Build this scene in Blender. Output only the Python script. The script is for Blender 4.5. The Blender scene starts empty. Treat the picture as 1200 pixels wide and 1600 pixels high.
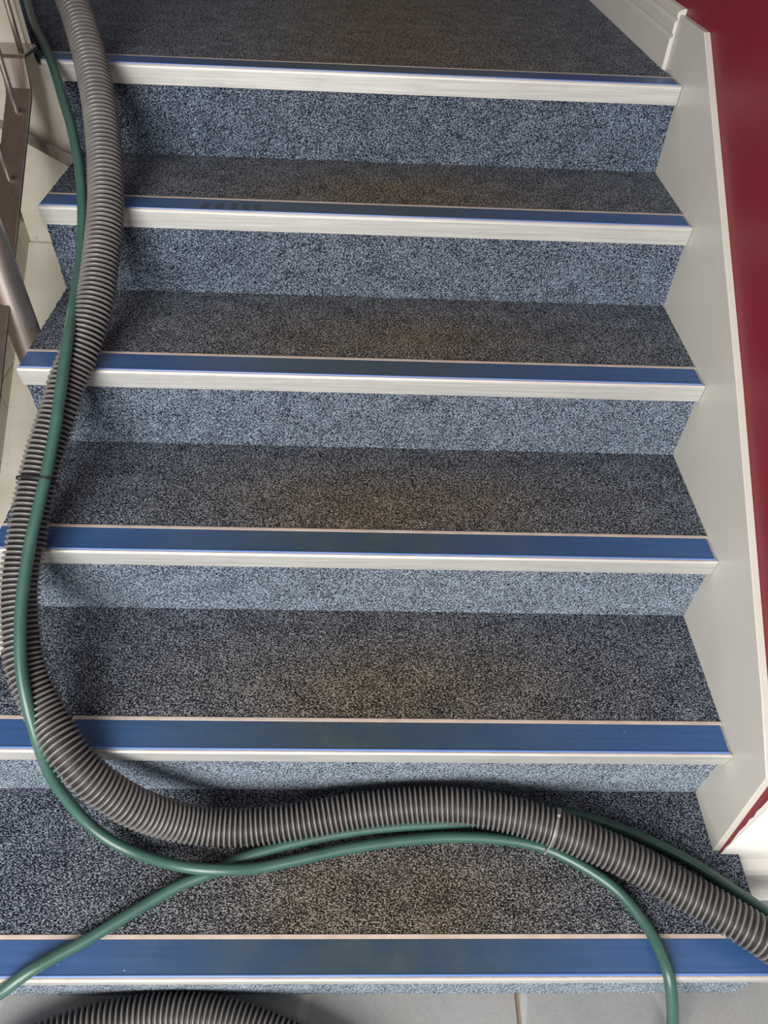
import bpy, bmesh, math, random
from mathutils import Vector, Matrix
random.seed(7)
SC = bpy.context.scene
COL = SC.collection

# ------------------------------------------------------------------ camera
cam_data = bpy.data.cameras.new('camera')
cam = bpy.data.objects.new('camera', cam_data)
COL.objects.link(cam)
cam.matrix_world = Matrix(((0.999180, -0.019521, -0.035471, -0.58904),
                           (-0.010776, 0.716285, -0.697725, -0.24811),
                           (0.039027, 0.697535, 0.715487, 1.42016),
                           (0, 0, 0, 1)))
cam_data.sensor_fit = 'HORIZONTAL'
cam_data.sensor_width = 36.0
cam_data.lens = 33.5984
cam_data.shift_x = -0.01759
cam_data.shift_y = -0.00167
cam_data.clip_start = 0.05
SC.camera = cam

# ------------------------------------------------------------------ light
SC.view_settings.view_transform = 'Standard'
SC.view_settings.look = 'None'
SC.view_settings.gamma = 1.0
SC.view_settings.use_curve_mapping = False
SC.view_settings.exposure = 0.0

world = bpy.data.worlds.new('world')
SC.world = world
world.use_nodes = True
bg = world.node_tree.nodes['Background']
bg.inputs['Color'].default_value = (0.98, 0.97, 1.0, 1)
bg.inputs['Strength'].default_value = 0.42


def area_light(name, loc, target, sx, sy, power, color):
    d = bpy.data.lights.new(name, 'AREA')
    d.shape = 'RECTANGLE'
    d.size, d.size_y = sx, sy
    d.energy = power
    d.color = color
    o = bpy.data.objects.new(name, d)
    COL.objects.link(o)
    o.location = loc
    o.rotation_euler = (Vector(target) - Vector(loc)).to_track_quat('-Z', 'Y').to_euler()
    return o


# daylight through the glazed entrance behind the photographer
area_light('entrance_daylight', (-1.45, -2.1, 1.7), (-0.6, 0.5, 0.4), 1.6, 1.8, 190, (1.0, 0.985, 0.96))

# ------------------------------------------------------------------ helpers


def link(o, parent=None):
    COL.objects.link(o)
    if parent is not None:
        o.parent = parent
    return o


def tag(o, label=None, cat=None, group=None, kind=None):
    if label: o['label'] = label
    if cat: o['category'] = cat
    if group: o['group'] = group
    if kind: o['kind'] = kind
    return o


def empty(name, loc, label, cat):
    o = bpy.data.objects.new(name, None)
    o.location = loc
    o.empty_display_size = 0.05
    COL.objects.link(o)
    return tag(o, label, cat)


def mesh_obj(name, verts, faces, mat, parent=None, smooth=False, mats=None, midx=None):
    """One mesh object whose geometry is given in world coordinates."""
    me = bpy.data.meshes.new(name)
    off = Vector((0, 0, 0))
    q = parent
    while q is not None:
        off += Vector(q.location)
        q = q.parent
    me.from_pydata([tuple(Vector(v) - off) for v in verts], [], faces)
    for m in (mats or [mat]):
        me.materials.append(m)
    if midx:
        me.polygons.foreach_set('material_index', midx)
    bm = bmesh.new(); bm.from_mesh(me)
    bmesh.ops.recalc_face_normals(bm, faces=bm.faces)
    bm.to_mesh(me); bm.free()
    if smooth:
        me.polygons.foreach_set('use_smooth', [True] * len(me.polygons))
    o = bpy.data.objects.new(name, me)
    return link(o, parent)


def bevel(o, w, seg=2, angle=40):
    m = o.modifiers.new('bevel', 'BEVEL')
    m.width = w; m.segments = seg; m.limit_method = 'ANGLE'; m.angle_limit = math.radians(angle)
    return o


def box(x0, x1, y0, y1, z0, z1):
    v = [(x, y, z) for x in (x0, x1) for y in (y0, y1) for z in (z0, z1)]
    f = [(0, 1, 3, 2), (4, 6, 7, 5), (0, 4, 5, 1), (2, 3, 7, 6), (0, 2, 6, 4), (1, 5, 7, 3)]
    return v, f


def prism(poly, axis, a, b):
    """poly: list of 2D points; axis 'x' -> (y,z), 'y' -> (x,z), 'z' -> (x,y); extruded a..b."""
    def p3(q, t):
        return {'x': (t, q[0], q[1]), 'y': (q[0], t, q[1]), 'z': (q[0], q[1], t)}[axis]
    n = len(poly)
    v = [p3(q, a) for q in poly] + [p3(q, b) for q in poly]
    f = [tuple(range(n)), tuple(range(2 * n - 1, n - 1, -1))]
    f += [(i, (i + 1) % n, n + (i + 1) % n, n + i) for i in range(n)]
    return v, f


def spline(P, step):
    """Centripetal-ish Catmull-Rom resampled at equal arc length."""
    P = [Vector(p) for p in P]
    Q = [P[0] * 2 - P[1]] + P + [P[-1] * 2 - P[-2]]
    dense = []
    for i in range(1, len(Q) - 2):
        p0, p1, p2, p3 = Q[i - 1:i + 3]
        t0 = 0.0
        t1 = t0 + max((p1 - p0).length, 1e-6) ** 0.5
        t2 = t1 + max((p2 - p1).length, 1e-6) ** 0.5
        t3 = t2 + max((p3 - p2).length, 1e-6) ** 0.5
        for k in range(14):
            t = t1 + (t2 - t1) * k / 14
            a1 = p0 * ((t1 - t) / (t1 - t0)) + p1 * ((t - t0) / (t1 - t0))
            a2 = p1 * ((t2 - t) / (t2 - t1)) + p2 * ((t - t1) / (t2 - t1))
            a3 = p2 * ((t3 - t) / (t3 - t2)) + p3 * ((t - t2) / (t3 - t2))
            b1 = a1 * ((t2 - t) / (t2 - t0)) + a2 * ((t - t0) / (t2 - t0))
            b2 = a2 * ((t3 - t) / (t3 - t1)) + a3 * ((t - t1) / (t3 - t1))
            dense.append(b1 * ((t2 - t) / (t2 - t1)) + b2 * ((t - t1) / (t2 - t1)))
    dense.append(P[-1])
    for _ in range(25):                       # relax kinks of the picked points
        dense = [dense[0]] + [dense[i] * 0.5 + (dense[i - 1] + dense[i + 1]) * 0.25
                              for i in range(1, len(dense) - 1)] + [dense[-1]]
    out = [dense[0]]
    acc = 0.0
    for i in range(1, len(dense)):
        a, b = dense[i - 1], dense[i]
        L = (b - a).length
        while L > 1e-9 and acc + L >= step:
            r = (step - acc) / L
            a = a + (b - a) * r
            out.append(a.copy())
            L = (b - a).length
            acc = 0.0
        acc += L
    return out


def frames(P):
    T = []
    for i in range(len(P)):
        T.append((P[min(i + 1, len(P) - 1)] - P[max(i - 1, 0)]).normalized())
    n = T[0].cross(Vector((0, 0, 1)) if abs(T[0].z) < 0.99 else Vector((1, 0, 0))).normalized()
    N, B = [], []
    for t in T:
        n = (n - t * n.dot(t)).normalized()
        N.append(n.copy()); B.append(t.cross(n))
    return T, N, B


def tube(P, r, seg=16, cap=True):
    T, N, B = frames(P)
    v, f = [], []
    for i, p in enumerate(P):
        for k in range(seg):
            a = 2 * math.pi * k / seg
            v.append(p + (N[i] * math.cos(a) + B[i] * math.sin(a)) * r)
    for i in range(len(P) - 1):
        for k in range(seg):
            f.append((i * seg + k, i * seg + (k + 1) % seg, (i + 1) * seg + (k + 1) % seg, (i + 1) * seg + k))
    if cap:
        f.append(tuple(range(seg - 1, -1, -1)))
        f.append(tuple(range((len(P) - 1) * seg, len(P) * seg)))
    return v, f


def helix_rib(P, R, pitch, width, height, steps=26):
    """A rounded rib wound round the path P (equal steps)."""
    T, N, B = frames(P)
    ds = (P[1] - P[0]).length
    total = ds * (len(P) - 1)
    n = int(total / pitch * steps)
    prof = []
    for k in range(7):
        a = math.pi * k / 6
        prof.append((-math.cos(a) * width / 2, math.sin(a) * height))
    prof += [(width / 2 * 0.8, -0.0012), (-width / 2 * 0.8, -0.0012)]
    m = len(prof)
    v, f = [], []
    for i in range(n + 1):
        s = total * i / n
        j = min(int(s / ds), len(P) - 2)
        u = s / ds - j
        c = P[j].lerp(P[j + 1], u); t = T[j].lerp(T[j + 1], u).normalized()
        nn = N[j].lerp(N[j + 1], u).normalized(); bb = t.cross(nn)
        a = 2 * math.pi * i / steps
        rad = nn * math.cos(a) + bb * math.sin(a)
        for (w, h) in prof:
            v.append(c + rad * (R + h) + t * w)
    for i in range(n):
        for k in range(m):
            f.append((i * m + k, i * m + (k + 1) % m, (i + 1) * m + (k + 1) % m, (i + 1) * m + k))
    f.append(tuple(range(m - 1, -1, -1)))
    f.append(tuple(range(n * m, n * m + m)))
    return v, f


# ------------------------------------------------------------------ materials


class Nodes:
    def __init__(self, name):
        self.m = bpy.data.materials.new(name)
        self.m.use_nodes = True
        self.t = self.m.node_tree
        self.b = self.t.nodes['Principled BSDF']
        self.tc = self.t.nodes.new('ShaderNodeTexCoord')

    def new(self, typ, **kw):
        n = self.t.nodes.new(typ)
        for k, val in kw.items():
            setattr(n, k, val)
        return n

    def put(self, src, dst):
        self.t.links.new(src, dst)

    def coords(self, scale=(1, 1, 1), loc=(0, 0, 0), rot=(0, 0, 0)):
        mp = self.new('ShaderNodeMapping')
        mp.inputs['Scale'].default_value = scale
        mp.inputs['Location'].default_value = loc
        mp.inputs['Rotation'].default_value = rot
        self.put(self.geo().outputs['Position'], mp.inputs['Vector'])
        return mp.outputs['Vector']

    def geo(self):
        return self.new('ShaderNodeNewGeometry')

    def noise(self, scale, detail=2, rough=0.5, vec=None, dist=0.0):
        n = self.new('ShaderNodeTexNoise')
        n.inputs['Scale'].default_value = scale
        n.inputs['Detail'].default_value = detail
        n.inputs['Roughness'].default_value = rough
        n.inputs['Distortion'].default_value = dist
        self.put(vec if vec is not None else self.coords(), n.inputs['Vector'])
        return n.outputs['Fac']

    def ramp(self, fac, stops, interp='LINEAR'):
        r = self.new('ShaderNodeValToRGB')
        r.color_ramp.interpolation = interp
        e = r.color_ramp.elements
        while len(e) < len(stops):
            e.new(0.5)
        for el, (pos, c) in zip(e, stops):
            el.position = pos
            el.color = (c, c, c, 1) if isinstance(c, (int, float)) else (*c, 1)
        self.put(fac, r.inputs['Fac'])
        return r.outputs['Color']

    def math(self, op, a, b=None, clamp=False):
        n = self.new('ShaderNodeMath', operation=op, use_clamp=clamp)
        for i, s in enumerate((a, b)):
            if s is None: continue
            if isinstance(s, (int, float)): n.inputs[i].default_value = s
            else: self.put(s, n.inputs[i])
        return n.outputs[0]

    def mix(self, fac, a, b, mode='MIX'):
        n = self.new('ShaderNodeMix', data_type='RGBA', blend_type=mode)
        for s, i in ((fac, 0), (a, 6), (b, 7)):
            if isinstance(s, (int, float)): n.inputs[i].default_value = s
            elif isinstance(s, tuple): n.inputs[i].default_value = (*s, 1)
            else: self.put(s, n.inputs[i])
        return n.outputs[2]

    def bump(self, h, strength, dist):
        n = self.new('ShaderNodeBump')
        n.inputs['Strength'].default_value = strength
        n.inputs['Distance'].default_value = dist
        self.put(h, n.inputs['Height'])
        self.put(n.outputs['Normal'], self.b.inputs['Normal'])

    def gauss_x(self, centre, sigma):
        """1 at x = centre falling off to both sides (where feet tread)."""
        sep = self.new('ShaderNodeSeparateXYZ')
        self.put(self.geo().outputs['Position'], sep.inputs[0])
        d = self.math('SUBTRACT', sep.outputs['X'], centre)
        d = self.math('DIVIDE', d, sigma)
        d = self.math('MULTIPLY', d, d)
        d = self.math('MULTIPLY', d, -1.0)
        return self.math('EXPONENT', d)

    def set(self, color=None, rough=None, metal=None, spec=None, **kw):
        for key, val in (('Base Color', color), ('Roughness', rough), ('Metallic', metal),
                         ('Specular IOR Level', spec)):
            if val is None: continue
            if isinstance(val, tuple): self.b.inputs[key].default_value = (*val, 1)
            elif isinstance(val, (int, float)): self.b.inputs[key].default_value = val
            else: self.put(val, self.b.inputs[key])
        for k, val in kw.items():
            self.b.inputs[k.replace('_', ' ')].default_value = val
        return self.m


def carpet(name, vec_scale, dark, mid, light, soil, sheen):
    """Heather loop-pile carpet: dark navy yarn with blue-grey flecks; soil = trodden-in brown dirt."""
    n = Nodes(name)
    v = n.coords(vec_scale, rot=(0.53, 0.71, 0.37))
    a = n.noise(470, 2, 0.55, v, 0.0)
    b = n.noise(26, 2, 0.5, v)
    f = n.math('ADD', a, n.math('MULTIPLY', n.math('SUBTRACT', b, 0.5), 0.10))
    col = n.ramp(f, [(0.40, dark), (0.49, mid), (0.57, light), (0.68, tuple(c * 1.8 for c in light))])
    if soil > 0:
        patch = n.ramp(n.noise(5.5, 3, 0.55), [(0.25, 0.7), (0.7, 1.0)])
        mask = n.math('MULTIPLY', n.math('MULTIPLY', n.gauss_x(-0.55, 0.36), patch), soil, True)
        gen = n.new('ShaderNodeSeparateXYZ'); n.put(n.tc.outputs['Generated'], gen.inputs[0])
        front = n.ramp(gen.outputs['Y'], [(0.35, 1.0), (1.0, 0.25)])
        mask = n.math('MULTIPLY', mask, front)
        grime = n.ramp(f, [(0.40, (0.010, 0.008, 0.006)), (0.49, (0.048, 0.037, 0.0255)),
                           (0.57, (0.185, 0.148, 0.10)), (0.68, (0.325, 0.265, 0.18))])
        col = n.mix(mask, col, grime)
    n.bump(a, 0.9, 0.004)
    sh = n.ramp(f, [(0.40, 0.1 * sheen), (0.60, 1.7 * sheen)])
    n.put(sh, n.b.inputs['Sheen Weight'])
    return n.set(color=col, rough=0.95, spec=0.1, Sheen_Roughness=0.45, Sheen_Tint=(0.78, 0.90, 1.0, 1))


M_TREAD = carpet('carpet_tread', (0.75, 1.0, 1.0), (0.004, 0.006, 0.012), (0.024, 0.032, 0.051), (0.165, 0.188, 0.228), 1.0, 0.05)
M_RISER = carpet('carpet_riser', (0.8, 1.0, 1.0), (0.005, 0.008, 0.017), (0.030, 0.043, 0.069), (0.130, 0.162, 0.21), 0.12, 0.52)


def make_aluminium():
    n = Nodes('brushed_aluminium')
    v = n.coords((6, 260, 260))
    s = n.noise(1.0, 3, 0.6, v)
    d = n.noise(14, 4, 0.6)
    c = n.ramp(s, [(0.3, (0.43, 0.425, 0.40)), (0.7, (0.60, 0.595, 0.57))])
    c = n.mix(n.ramp(d, [(0.45, 0.0), (0.75, 0.35)]), c, (0.30, 0.285, 0.25))
    n.bump(s, 0.15, 0.001)
    return n.set(color=c, rough=n.ramp(d, [(0.3, 0.36), (0.7, 0.55)]), metal=0.45)


def make_insert():
    n = Nodes('blue_nosing_insert')
    v = n.coords((5, 150, 150))
    s = n.noise(1.0, 3, 0.6, v)
    blot = n.noise(16, 4, 0.6)
    c = n.ramp(s, [(0.25, (0.025, 0.068, 0.185)), (0.75, (0.036, 0.095, 0.25))])
    worn = n.ramp(blot, [(0.35, (0.022, 0.037, 0.047)), (0.65, (0.037, 0.057, 0.070))])
    mask = n.math('MULTIPLY', n.gauss_x(-0.60, 0.36), n.ramp(blot, [(0.2, 0.7), (0.6, 1.05)]), True)
    c = n.mix(mask, c, worn)
    # row of dark scuff marks on one nosing
    sep = n.new('ShaderNodeSeparateXYZ'); n.put(n.geo().outputs['Position'], sep.inputs[0])
    inx = n.math('LESS_THAN', n.math('ABSOLUTE', n.math('ADD', sep.outputs['X'], 0.862)), 0.056)
    inz = n.math('LESS_THAN', n.math('ABSOLUTE', n.math('SUBTRACT', sep.outputs['Z'], 0.853)), 0.01)
    iny = n.math('LESS_THAN', n.math('ABSOLUTE', n.math('SUBTRACT', sep.outputs['Y'], 1.083)), 0.013)
    bars = n.math('GREATER_THAN', n.math('SINE', n.math('ADD', n.math('MULTIPLY', sep.outputs['X'], 260.0), n.math('MULTIPLY', blot, 9.0))), -0.25)
    scuff = n.math('MULTIPLY', n.math('MULTIPLY', inx, inz), n.math('MULTIPLY', n.math('MULTIPLY', iny, bars), 0.75))
    c = n.mix(scuff, c, (0.006, 0.010, 0.018))
    sp = n.ramp(n.noise(95, 1, 0.5), [(0.80, 0.0), (0.84, 0.8)])
    c = n.mix(sp, c, (0.5, 0.55, 0.6))
    n.bump(s, 0.12, 0.001)
    return n.set(color=c, rough=n.ramp(blot, [(0.3, 0.34), (0.7, 0.5)]), spec=0.4)


def make_paint(name, c1, c2, rough=0.45, speck=0.0, scale=9.0):
    n = Nodes(name)
    a = n.noise(scale, 4, 0.55)
    c = n.ramp(a, [(0.3, c1), (0.7, c2)])
    if speck > 0:
        sp = n.ramp(n.noise(150, 2, 0.6), [(0.66, 0.0), (0.74, speck)])
        c = n.mix(sp, c, (0.12, 0.10, 0.075))
    n.bump(n.noise(120, 2, 0.5), 0.06, 0.001)
    return n.set(color=c, rough=rough)


M_ALU = make_aluminium()
M_BLUE = make_insert()
M_EDGE_HIGHLIGHT = make_paint('blue_edge_highlight', (0.10, 0.19, 0.46), (0.13, 0.23, 0.52), 0.35)  # highlight of the insert's front edge, put into the colour
M_RIM = make_paint('reflection_tan_rim', (0.40, 0.32, 0.265), (0.52, 0.43, 0.37), 0.45, 0.3, 30.0)  # tan colour paints in a warm ceiling reflected by the aluminium
M_STRING = make_paint('cream_gloss_paint', (0.47, 0.45, 0.405), (0.50, 0.48, 0.435), 0.38)
M_WHITE = make_paint('white_paint', (0.74, 0.71, 0.66), (0.78, 0.75, 0.70), 0.5)
M_OLDWHITE = make_paint('dusty_white_paint', (0.56, 0.52, 0.43), (0.66, 0.62, 0.53), 0.6, 0.5, 14.0)
M_RED = make_paint('dark_red_paint', (0.162, 0.005, 0.013), (0.185, 0.007, 0.017), 0.45)
M_TILE = make_paint('cream_wall_tile', (0.50, 0.46, 0.38), (0.57, 0.53, 0.45), 0.35)
M_GROUT = make_paint('brown_grout', (0.17, 0.125, 0.08), (0.25, 0.19, 0.13), 0.9)
M_CORE = make_paint('step_concrete', (0.20, 0.19, 0.18), (0.26, 0.25, 0.23), 0.9)


def make_steel(name='brushed_stainless_steel', k=1.0, rough=0.27):
    n = Nodes(name)
    s = n.noise(1.0, 3, 0.6, n.coords((300, 60, 12)))
    n.bump(s, 0.08, 0.0005)
    return n.set(color=n.ramp(s, [(0.3, (0.34 * k, 0.295 * k, 0.265 * k)), (0.7, (0.45 * k, 0.395 * k, 0.355 * k))]), rough=rough, metal=1.0)


M_STEEL = make_steel()
M_STEEL_LIGHT = make_steel('light_baluster_steel', 1.75, 0.42)


def make_rust():
    n = Nodes('stained_steel')
    s = n.ramp(n.noise(60, 4, 0.65), [(0.55, 0.0), (0.7, 1.0)])
    return n.set(color=n.mix(s, (0.20, 0.165, 0.14), (0.10, 0.045, 0.025)), rough=0.6, metal=0.0)


M_RUST = make_rust()


def make_floor():
    n = Nodes('grey_stone_tile')
    a = n.noise(7, 5, 0.6)
    b = n.noise(170, 2, 0.6)
    c = n.ramp(a, [(0.28, (0.215, 0.225, 0.235)), (0.5, (0.275, 0.275, 0.27)), (0.72, (0.30, 0.275, 0.245))])
    c = n.mix(n.ramp(b, [(0.3, 0.0), (0.7, 0.28)]), c, (0.14, 0.15, 0.16))
    w = n.new('ShaderNodeTexWave', wave_type='BANDS')
    w.inputs['Scale'].default_value = 1.3
    w.inputs['Distortion'].default_value = 14
    w.inputs['Detail'].default_value = 2
    w.inputs['Detail Scale'].default_value = 0.6
    n.put(n.coords((1, 1, 1), (0.3, 0.2, 0)), w.inputs['Vector'])
    c = n.mix(n.ramp(w.outputs['Fac'], [(0.988, 0.0), (0.998, 0.35)]), c, (0.5, 0.49, 0.47))
    n.bump(b, 0.1, 0.001)
    return n.set(color=c, rough=0.5)


M_FLOOR = make_floor()


def make_plastic(name, c1, c2, rough, scale=30.0, spec=0.5):
    n = Nodes(name)
    a = n.noise(scale, 4, 0.6)
    return n.set(color=n.ramp(a, [(0.3, c1), (0.7, c2)]), rough=rough, spec=spec)


M_RIB = make_plastic('grey_hose_rib', (0.112, 0.106, 0.101), (0.155, 0.148, 0.142), 0.27)
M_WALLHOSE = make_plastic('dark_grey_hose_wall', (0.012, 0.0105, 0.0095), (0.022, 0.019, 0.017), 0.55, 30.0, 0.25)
M_GREEN = make_plastic('green_rubber_hose', (0.027, 0.071, 0.056), (0.039, 0.092, 0.074), 0.36, 22.0)
M_TIE_DARK = make_plastic('black_tie', (0.010, 0.014, 0.014), (0.016, 0.02, 0.02), 0.4)
M_TIE_GREY = make_plastic('grey_tie', (0.16, 0.155, 0.15), (0.22, 0.215, 0.21), 0.4)

# ------------------------------------------------------------------ measures of the flight
YN = [-0.0054, 0.2669, 0.5301, 0.7924, 1.0568, 1.3135]
ZN = [0.1697, 0.339, 0.5101, 0.6824, 0.8511, 1.0177]
XL, XR = -1.205, 0.0           # clear width between the strings
OVER = 0.0147                  # nosing overhang in front of the riser
FACE = 0.0336                  # depth of the aluminium face
NW = 0.0618                    # depth of the nosing on the tread
YN.append(2.9)

# ------------------------------------------------------------------ room shell
floor = mesh_obj('floor', *box(-2.2, 1.2, -1.6, 3.2, -0.06, -0.004), M_GROUT)
tag(floor, kind='structure')
TS, JT = 0.60, 0.007
for ix in range(-2, 2):
    for iy in range(-3, 3):
        x0, y0 = -0.33 + ix * TS, -0.07 + 0.31 + (iy - 0) * TS - TS
        if y0 > 0.3 and x0 < -0.4:
            continue
        t = mesh_obj('floor_tile', *box(x0 + JT / 2, x0 + TS - JT / 2, y0 + JT / 2, y0 + TS - JT / 2, -0.012, 0.0), M_FLOOR, floor)
        bevel(t, 0.0012, 1)

wall_right = mesh_obj('wall_right', *box(0.0125, 0.30, 0.1775, 3.4, 0.0, 2.6), M_RED)
tag(wall_right, kind='structure')

# white return wall facing the entrance; its paint laps raggedly round the corner onto the red side
v, f = [], []
NR = 60
for i in range(NR + 1):
    z = 0.0 + 0.9 * i / NR
    e = 0.1768 + 0.041 * max(z - 0.17, 0) + random.uniform(-0.0012, 0.0012)
    v += [(0.0117, 0.1770, z), (0.0117, max(e, 0.1774), z), (0.0128, max(e, 0.1774), z)]
for i in range(NR):
    a, b = i * 3, i * 3 + 3
    f += [(a, b, b + 1, a + 1), (a + 1, b + 1, b + 2, a + 2)]
base = len(v)
bv, bf = box(0.0117, 1.2, 0.1755, 0.1772, 0.0, 2.6)
v += bv; f += [tuple(i + base for i in q) for q in bf]
wall_ret = mesh_obj('wall_front', v, f, M_WHITE)
tag(wall_ret, kind='structure')

# moulded baseboard on the return wall
sk = [(0.1758, 0.0), (0.1520, 0.0), (0.1520, 0.052), (0.1535, 0.0535), (0.1535, 0.0565), (0.1525, 0.058), (0.1525, 0.090), (0.1540, 0.0915),
      (0.1540, 0.0945), (0.1530, 0.096), (0.1530, 0.114), (0.1550, 0.1155), (0.1550, 0.1185), (0.1535, 0.120), (0.1535, 0.134), (0.1590, 0.142), (0.1758, 0.147)]
bb = mesh_obj('baseboard_front', *prism(sk, 'x', 0.0435, 1.2), M_WHITE)
tag(bb, kind='structure')

# moulded baseboard above the right string, along the landing
prof = [(0.012, 0.99), (-0.008, 0.99), (-0.008, 1.072), (-0.003, 1.0745), (-0.003, 1.079), (-0.0065, 1.0815), (-0.0065, 1.099),
        (-0.002, 1.102), (-0.002, 1.106), (-0.0045, 1.108), (-0.0045, 1.116), (0.004, 1.121), (0.012, 1.122)]
v, f = [], []
for (y, dx) in ((1.4365, 0.0), (3.3, -0.066)):
    v += [(px + dx, y, pz) for px, pz in prof]
n_ = len(prof)
f = [tuple(range(n_)), tuple(range(2 * n_ - 1, n_ - 1, -1))] + [(i, (i + 1) % n_, n_ + (i + 1) % n_, n_ + i) for i in range(n_)]
br = mesh_obj('baseboard_right', v, f, M_STRING)
tag(br, kind='structure')

wall_far_added = mesh_obj('wall_far_added', *box(-2.4, 0.0115, 2.92, 3.02, 0.0, 2.6), M_CORE)  # unseen wall added to darken the landing and reflections on the hose
tag(wall_far_added, kind='structure')

# left wall of the stair well, with small tiles low down
wall_left = mesh_obj('wall_left', *box(-1.60, -1.374, 0.30, 1.336, 0.0, 2.6), M_TILE)
tag(wall_left, kind='structure')
TW, TH = 0.098, 0.20
for iy in range(-2, 4):
    for iz in range(3):
        y0 = 0.985 + iy * TW; z0 = 0.10 + iz * TH
        t = mesh_obj('wall_tile', *box(-1.376, -1.3705, y0 + 0.0007, y0 + TW - 0.0007, z0 + 0.0007, z0 + TH - 0.0007), M_TILE, wall_left)
        bevel(t, 0.0015, 1)
# white wall end standing beside the landing
pA = [(-1.62, 1.09), (-1.3496, 0.8687), (-1.2434, 0.8084), (-1.2224, 0.7903), (-1.2224, 1.004), (-1.250, 1.004), (-1.256, 2.6), (-1.62, 2.6)]
v, f = prism(pA, 'y', 1.3365, 1.62)
v = v[:8] + [(x - 0.16 if x > -1.6 else x, y, z) for x, y, z in v[8:]]      # its back turns away from the landing
wall_back = mesh_obj('wall_back', v, f, M_OLDWHITE)
tag(wall_back, kind='structure')

# ------------------------------------------------------------------ the staircase
stairs = empty('staircase', (-0.6, 0.0, 0.0),
               'straight flight of carpeted steps with blue and aluminium nosings between white strings', 'staircase')


def rough_slab(x0, x1, y0, y1, z0, z1, axis):
    """Carpet piece with slightly frayed ends."""
    n = 40
    v, f = [], []
    for i in range(n + 1):
        t = i / n
        jl, jr = random.uniform(-0.0012, 0.0012), random.uniform(-0.0012, 0.0012)
        if axis == 'tread':
            y = y0 + (y1 - y0) * t
            v += [(x0 + jl, y, z0), (x1 + jr, y, z0), (x1 + jr, y, z1), (x0 + jl, y, z1)]
        else:
            z = z0 + (z1 - z0) * t
            v += [(x0 + jl, y0, z), (x1 + jr, y0, z), (x1 + jr, y1, z), (x0 + jl, y1, z)]
    for i in range(n):
        for k in range(4):
            f.append((i * 4 + k, i * 4 + (k + 1) % 4, i * 4 + 4 + (k + 1) % 4, i * 4 + 4 + k))
    f += [(0, 1, 2, 3), tuple(n * 4 + k for k in (3, 2, 1, 0))]
    return v, f


CT = 0.007
core = [(YN[0] + OVER + CT, 0.001)]
for n in range(6):
    core += [(YN[n] + OVER + CT, ZN[n] - CT), ((YN[n + 1] + OVER + CT) if n < 5 else 2.9, ZN[n] - CT)]
core += [(2.9, 0.001)]
mesh_obj('concrete_core', *prism(core, 'x', XL + 0.002, XR - 0.002), M_CORE, stairs)

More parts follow.
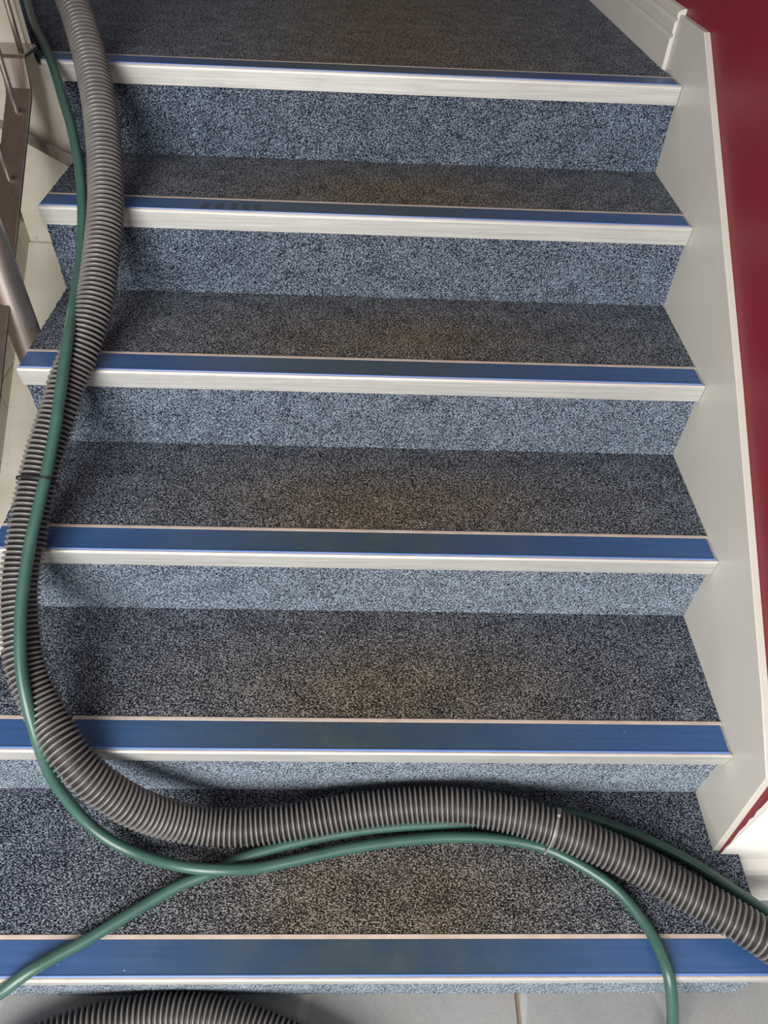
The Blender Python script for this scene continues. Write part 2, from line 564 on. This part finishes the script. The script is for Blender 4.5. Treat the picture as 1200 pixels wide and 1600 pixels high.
for n in range(6):
    y, z = YN[n], ZN[n]
    x0, x1 = XL, XR
    if n == 0: x1 = 0.0415
    x0 = (-1.236, -1.2225, -1.214, -1.205, -1.205, -1.205)[n]
    zb = 0.0 if n == 0 else ZN[n - 1]
    # riser
    mesh_obj('riser', *rough_slab(x0, x1, y + OVER, y + OVER + CT, zb + 0.0005, z - 0.004, 'riser'), M_RISER, stairs)
    # tread
    if n == 0:
        poly = [(x0, y + NW), (0.0415, y + NW), (0.0415, 0.1752), (0.0110, 0.1752), (0.0110, 0.181), (-0.001, 0.182),
                (-0.0005, YN[1] + OVER), (x0, YN[1] + OVER)]
        v, f = prism(poly, 'z', z - CT, z)
        mesh_obj('tread', v, f, M_TREAD, stairs)
    elif n < 5:
        mesh_obj('tread', *rough_slab(x0, x1, y + NW, YN[n + 1] + OVER, z - CT, z, 'tread'), M_TREAD, stairs)
    else:
        poly = [(-1.2475, y + NW - 0.03), (-1.2335, y + NW - 0.03), (-1.2335, y + NW), (-0.0015, y + NW), (-0.0080, 1.44), (-0.031, 2.09), (-0.06, 2.9), (-1.95, 2.9), (-1.415, 1.625)]
        mesh_obj('landing_carpet', *prism(poly, 'z', z - CT, z), M_TREAD, stairs)
    # nosing: aluminium section + blue insert
    ye, ze = y, z + 0.0012
    xa, xb = x0 + 0.0005, x1 - (0.0012 if n else -0.001)
    if n == 5: xa = -1.232
    sec_old = [(ye + 0.0046, z - FACE), (ye + 0.0030, z - FACE), (ye + 0.0002, z - 0.0035), (ye + 0.0004, z - 0.0012), (ye + 0.0018, z + 0.0006),
           (ye + 0.0050, z + 0.0008), (ye + 0.0055, z - 0.0002), (ye + 0.0545, z - 0.0002), (ye + 0.0552, z + 0.0012),
           (ye + NW - 0.0010, z + 0.0014), (ye + NW, z + 0.0004), (ye + NW, z - 0.004), (ye + 0.0055, z - 0.0040), (ye + 0.0062, z - FACE * 0.9)]
    sec = sec_old[:5] + [(ye + 0.0024, z - 0.0004)] + [(ye + 0.0550, z - 0.0004), (ye + NW, z - 0.0004)] + sec_old[11:]
    nos = mesh_obj('nosing', *prism(sec, 'x', xa, xb), M_ALU, stairs)
    for (a, b) in ((0.0018, 0.0052), (0.0552, NW)):
        rimv = [(ye + a, z - 0.0004), (ye + a, z + 0.0006), (ye + a + 0.0006, z + 0.0013), (ye + b - 0.0006, z + 0.0013), (ye + b, z + 0.0006), (ye + b, z - 0.0004)]
        mesh_obj('rim', *prism(rimv, 'x', xa, xb), M_RIM, nos)
    ins = [(ye + 0.0050, z - 0.0002), (ye + 0.0050, z + 0.0010), (ye + 0.0056, z + 0.0014), (ye + 0.0080, z + 0.0014), (ye + 0.0092, z + 0.0014),
           (ye + 0.0542, z + 0.0014), (ye + 0.0548, z + 0.0008), (ye + 0.0548, z - 0.0002)]
    edge_highlight = [(ye + 0.0052, z + 0.0012), (ye + 0.0056, z + 0.0022), (ye + 0.0064, z + 0.0026), (ye + 0.0080, z + 0.0024), (ye + 0.0088, z + 0.0012)]  # raised pale strip standing in for the sheen on the insert's edge
    mesh_obj('edge_highlight', *prism(edge_highlight, 'x', xa + 0.001, xb - 0.0035), M_EDGE_HIGHLIGHT, nos)['label'] = 'pale blue painted highlight along the front edge'
    mesh_obj('insert', *prism(ins, 'x', xa + 0.001, xb - 0.0035), M_BLUE, nos)['label'] = 'blue anti-slip insert'

# right string: plywood board following the pitch, with a level head
def string_board(name, poly, xa, xb, mat):
    o = mesh_obj(name, *prism(poly, 'x', xa, xb), mat, stairs)
    bevel(o, 0.0012, 2, 30)
    return o

polyR = [(0.181, ZN[0] - 0.004), (0.2015, 0.409), (0.2951, 0.4771), (0.7096, 0.7495), (1.2864, 1.115), (1.4365, 1.112), (1.4365, 0.90), (0.60, 0.17)]
string_board('stringer', polyR, 0.0, 0.0124, M_STRING)

# left string: broad painted string with a sloping top, lower than the treads, closed by an upright piece at its head
def sx(y):
    return 0.648 * y - 0.196
polyS = [(0.31, 0.0), (0.31, sx(0.31)), (1.3165, sx(1.3165)), (1.3165, 0.0)]
string_board('stringer', polyS, -1.372, -1.224, M_OLDWHITE)
pB = [(-1.372, 0.63), (-1.365, 0.905), (-1.2849, 0.873), (-1.22, 0.828), (-1.207, 0.821), (-1.207, 0.63)]
o = mesh_obj('string_head', *prism(pB, 'y', 1.3240, 1.3360), M_OLDWHITE, stairs)
bevel(o, 0.001, 2)

# ------------------------------------------------------------------ steel railing on the left
rail = empty('stair_railing', (-1.24, 0.93, 0.0), 'brushed steel balustrade with round post and thin balusters left of the steps', 'railing')
post = [Vector((-1.2405, 0.927, 0.55 + 0.05 * i)) for i in range(26)]
mesh_obj('post', *tube(post, 0.0275, 32), M_STEEL_LIGHT, rail, smooth=True)
# sloping flat bar that carries the balusters
def sloped_bar(y0, z0, y1, z1):
    t = 0.006
    vv = []
    for (yy, zz) in ((y0, z0), (y1, z1)):
        for xx, dz in ((-1.281, 0), (-1.235, 0), (-1.235, -t), (-1.281, -t)):
            vv.append((xx, yy, zz + dz))
    return vv
def bar_mesh(stations):
    v, f = [], []
    for (y, z, ny, nz) in stations:
        for xx, d in ((-1.281, 0), (-1.235, 0), (-1.235, 0.006), (-1.281, 0.006)):
            v.append((xx, y + ny * d, z + nz * d))
    for i in range(len(stations) - 1):
        for k in range(4):
            f.append((i * 4 + k, i * 4 + (k + 1) % 4, i * 4 + 4 + (k + 1) % 4, i * 4 + 4 + k))
    m = (len(stations) - 1) * 4
    f += [(0, 1, 2, 3), (m + 3, m + 2, m + 1, m)]
    return v, f
st = [(0.30, 0.318, 0.57, -0.82), (0.9475, 0.7760, 0.57, -0.82), (1.225, 0.972, 0.57, -0.82), (1.236, 0.980, 0.8, -0.6),
      (1.2425, 0.990, 0.97, -0.2), (1.2545, 1.036, 0.97, -0.2), (1.260, 1.0405, 0.3, -0.95), (1.325, 1.0405, 0, -1)]
bevel(mesh_obj('bottom_rail', *bar_mesh(st), M_STEEL, rail), 0.001, 2, 30)
bevel(mesh_obj('corner_plate', *prism([(-1.50, 1.290), (-1.281, 1.262), (-1.242, 1.262), (-1.242, 1.3355), (-1.50, 1.3355)], 'z', 1.033, 1.0400), M_STEEL, rail), 0.001, 2)
for (y, z, x) in ((1.3015, 1.036, -1.258), (1.2105, 0.958, -1.259), (1.0985, 0.880, -1.259)):
    bal = [Vector((x, y, z + 0.05 * i)) for i in range(18)]
    mesh_obj('baluster', *tube(bal, 0.0052, 14), M_STEEL_LIGHT, rail, smooth=True)
# bracket from the rail down to the corner of the step
v = [(-1.330, 1.2990, 0.9170), (-1.330, 1.2990, 0.8960), (-1.1960, 1.2800, 0.8550), (-1.1930, 1.2800, 0.8660)]
v = [(-1.3400, 1.2920, 0.9230), (-1.3400, 1.2920, 0.9030), (-1.2080, 1.2810, 0.8300), (-1.1950, 1.2810, 0.8540)]
v = v + [(a, b + 0.004, c - 0.003) for a, b, c in v]
br_ = mesh_obj('bracket', v, [(0, 1, 2, 3), (7, 6, 5, 4), (0, 4, 5, 1), (1, 5, 6, 2), (2, 6, 7, 3), (3, 7, 4, 0)], M_RUST, rail)
br_['label'] = 'brown stained steel bracket with a rusty end'
bevel(br_, 0.001, 2)

# ------------------------------------------------------------------ hoses
VAC = [(-1.2477, 1.5019, 1.1794), (-1.2066, 1.4422, 1.1407), (-1.1697, 1.3833, 1.1025), (-1.1429, 1.3252, 1.0648), (-1.1212, 1.2679, 1.0277), (-1.1034, 1.2116, 0.9911), (-1.0892, 1.1562, 0.9552), (-1.0753, 1.0802, 0.9059), (-1.0681, 1.0134, 0.8626), (-1.0682, 0.9438, 0.8175), (-1.0706, 0.877, 0.7741), (-1.0825, 0.8106, 0.7311), (-1.1035, 0.7456, 0.689), (-1.1109, 0.7031, 0.6614), (-1.1223, 0.6612, 0.6343), (-1.1326, 0.6048, 0.5977), (-1.1371, 0.562, 0.5699), (-1.1404, 0.5183, 0.5416), (-1.1426, 0.4753, 0.5137), (-1.1389, 0.4332, 0.4864), (-1.1294, 0.3919, 0.4596), (-1.1177, 0.3553, 0.4359), (-1.0897, 0.3114, 0.4074), (-1.0683, 0.2845, 0.3924), (-1.0423, 0.2529, 0.3755), (-1.0156, 0.2288, 0.35), (-0.9814, 0.2132, 0.313), (-0.9479, 0.2045, 0.279), (-0.9051, 0.2025, 0.241), (-0.8546, 0.2021, 0.213), (-0.7939, 0.2041, 0.2027), (-0.7704, 0.207, 0.2007), (-0.7006, 0.2156, 0.2007), (-0.631, 0.2278, 0.2027), (-0.5592, 0.2357, 0.2077), (-0.4872, 0.2385, 0.2137), (-0.4168, 0.2331, 0.2187), (-0.346, 0.2207, 0.2187), (-0.2739, 0.1988, 0.2167), (-0.2036, 0.1714, 0.2117), (-0.145, 0.1449, 0.2057), (-0.0843, 0.1108, 0.2017), (-0.0271, 0.0756, 0.2027), (0.028, 0.0391, 0.2007), (0.097, 0.0032, 0.17), (0.1773, -0.0401, 0.11), (0.2547, -0.0928, 0.05)]
GREEN_A = [(-1.5704, 2.1494, 1.0267), (-1.404, 1.7533, 1.0267), (-1.2995, 1.4988, 1.0277), (-1.2034, 1.2962, 1.0198), (-1.1784, 1.2369, 0.9813), (-1.1542, 1.1809, 0.945), (-1.1362, 1.1258, 0.9093), (-1.1254, 1.0823, 0.8811), (-1.1178, 1.0361, 0.8511), (-1.1103, 0.9655, 0.8113), (-1.1047, 0.9102, 0.7921), (-1.1002, 0.8653, 0.7797), (-1.0959, 0.8177, 0.7667), (-1.0924, 0.776, 0.7528), (-1.0931, 0.7097, 0.7152), (-1.095, 0.6504, 0.6761), (-1.1024, 0.5942, 0.6349), (-1.1043, 0.5776, 0.6242), (-1.1096, 0.5352, 0.5984), (-1.1154, 0.4928, 0.571), (-1.1177, 0.4513, 0.544), (-1.117, 0.4096, 0.5188), (-1.113, 0.3697, 0.4929), (-1.1068, 0.3315, 0.4657), (-1.0959, 0.2962, 0.4345), (-1.0886, 0.2755, 0.4092), (-1.0819, 0.2547, 0.3754), (-1.0793, 0.2405, 0.325), (-1.0689, 0.2277, 0.27), (-1.0428, 0.2072, 0.222), (-1.0099, 0.1889, 0.195), (-0.9611, 0.1707, 0.1817), (-0.8992, 0.1506, 0.1927), (-0.8462, 0.1414, 0.1977), (-0.7968, 0.1428, 0.1907), (-0.7649, 0.1479, 0.1807), (-0.6974, 0.1624, 0.1787), (-0.6292, 0.1776, 0.1787), (-0.5584, 0.189, 0.1787), (-0.4865, 0.1964, 0.1787), (-0.4324, 0.1987, 0.1787), (-0.3785, 0.1968, 0.1787), (-0.3378, 0.1927, 0.1787), (-0.2937, 0.1836, 0.1787), (-0.2574, 0.1684, 0.1787), (-0.2096, 0.1397, 0.1787), (-0.1794, 0.1147, 0.1787), (-0.1591, 0.0867, 0.1787), (-0.1427, 0.0558, 0.1797), (-0.1351, 0.0266, 0.1817), (-0.1305, -0.0008, 0.1807), (-0.1246, -0.0261, 0.155), (-0.1181, -0.0516, 0.115), (-0.1157, -0.0838, 0.06), (-0.1279, -0.1185, 0.02), (-0.1739, -0.1552, 0.009), (-0.2387, -0.1838, 0.009)]
GREEN_B = [(-1.2718, -0.0833, 0.05), (-1.1841, -0.0472, 0.12), (-1.1136, -0.0183, 0.168), (-1.0777, 0.0042, 0.1817), (-1.0473, 0.023, 0.1807), (-1.0078, 0.0459, 0.1787), (-0.9636, 0.0735, 0.1787), (-0.9246, 0.0986, 0.1787), (-0.8803, 0.1245, 0.1787), (-0.8388, 0.1407, 0.1787), (-0.8008, 0.1602, 0.1787), (-0.7682, 0.1722, 0.1787), (-0.6998, 0.1906, 0.1787), (-0.6303, 0.2043, 0.1787), (-0.5584, 0.214, 0.1787), (-0.4855, 0.2195, 0.1787), (-0.4131, 0.2241, 0.1787), (-0.338, 0.2352, 0.1787), (-0.2814, 0.242, 0.1787), (-0.2568, 0.2422, 0.1787), (-0.2264, 0.2368, 0.1787), (-0.1915, 0.2272, 0.1787), (-0.1403, 0.2081, 0.1787), (-0.0912, 0.1852, 0.1787), (-0.0444, 0.1588, 0.1787), (-0.0015, 0.1253, 0.1787), (0.0402, 0.094, 0.1787), (0.0767, 0.062, 0.1787), (0.1293, 0.0332, 0.15), (0.2029, -0.0072, 0.09), (0.2734, -0.0576, 0.03)]
VAC_B = [(-1.2079, -0.183, 0.031), (-1.1787, -0.1232, 0.031), (-1.1213, -0.0758, 0.031), (-1.0441, -0.0442, 0.031), (-0.9693, -0.0281, 0.031), (-0.8906, -0.0208, 0.031), (-0.8085, -0.028, 0.031), (-0.7305, -0.0467, 0.031), (-0.6481, -0.0787, 0.031), (-0.5683, -0.1255, 0.031), (-0.5072, -0.1824, 0.031)]


def vacuum_hose(path, label):
    P = spline(path, 0.006)
    t = empty('vacuum_hose', tuple(P[0]), label, 'hose')
    tag(t)
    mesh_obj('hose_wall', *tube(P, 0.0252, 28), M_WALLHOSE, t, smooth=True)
    mesh_obj('spiral_rib', *helix_rib(P, 0.0252, 0.0086, 0.0046, 0.0057), M_RIB, t, smooth=True)
    return t, P


vac, VP = vacuum_hose(VAC, 'grey ribbed vacuum hose winding down over the carpeted steps')
vac2, _ = vacuum_hose(VAC_B, 'short arc of grey ribbed vacuum hose on the floor in front of the bottom step')


def green_hose(path, label):
    P = spline(path, 0.006)
    o = mesh_obj('green_hose', *tube(P, 0.009, 20), M_GREEN, None, smooth=True)
    return tag(o, label, 'hose'), P


ga, GP = green_hose(GREEN_A, 'green hose tied along the ribbed hose and dropping over the bottom step at the right')
gb, _ = green_hose(GREEN_B, 'green hose crossing the bottom step and passing under the ribbed hose')


def cable_tie(centre, mat, label, w, tail):
    """Strap that hugs the ribbed hose and the green hose together."""
    c = Vector(centre)
    i = min(range(len(VP)), key=lambda k: (VP[k] - c).length)
    h = VP[i]; t = (VP[i + 1] - VP[i - 1]).normalized()
    g = min(GP, key=lambda p: abs((p - h).dot(t)) * 6 + (p - h).length)
    u = (g - h); u = (u - t * u.dot(t)); D = u.length; u.normalize()
    wv = t.cross(u)
    R1, R2 = 0.0312, 0.0097
    al = math.acos((R1 - R2) / max(D, 0.03))
    loop = []
    for k in range(41):
        a = al + (2 * math.pi - 2 * al) * k / 40
        loop.append((R1 * math.cos(a), R1 * math.sin(a)))
    for k in range(17):
        a = -al + 2 * al * k / 16
        loop.append((D + R2 * math.cos(a), R2 * math.sin(a)))
    v, f = [], []
    cx, cy = D * 0.4, 0
    for (a, b) in loop:
        d = math.hypot(a - cx, b - cy)
        for (s, o) in ((-w / 2, 0), (w / 2, 0), (w / 2, 0.0012), (-w / 2, 0.0012)):
            k = 1 + o / d
            q = h + u * (cx + (a - cx) * k) + wv * (cy + (b - cy) * k) + t * s
            v.append(q)
    n = len(loop)
    for i in range(n):
        j = (i + 1) % n
        for k in range(4):
            f.append((i * 4 + k, i * 4 + (k + 1) % 4, j * 4 + (k + 1) % 4, j * 4 + k))
    if tail:
        base = len(v)
        # buckle with a short cut tail, on the far side of the hose
        p0 = h - u * (R1 + 0.001)
        e = wv if wv.z > 0 else -wv
        for s in (-w * 0.8, w * 0.8):
            for (a, b) in ((0, -0.004), (0.005, -0.004), (0.005, 0.012), (0, 0.012)):
                v.append(p0 - u * a + e * b + t * s)
        f += [tuple(base + k for k in q) for q in ((0, 1, 2, 3), (7, 6, 5, 4), (0, 4, 5, 1), (1, 5, 6, 2), (2, 6, 7, 3), (3, 7, 4, 0))]
    o = mesh_obj('cable_tie', v, f, mat)
    return tag(o, label, 'cable tie')


cable_tie((-1.1326, 0.6048, 0.5977), M_TIE_DARK, 'black cable tie binding green hose to ribbed hose on the third step from the bottom', 0.0034, False)
cable_tie((-0.277, 0.2, 0.2167), M_TIE_GREY, 'pale grey cable tie round ribbed and green hoses on the bottom step', 0.0032, True)
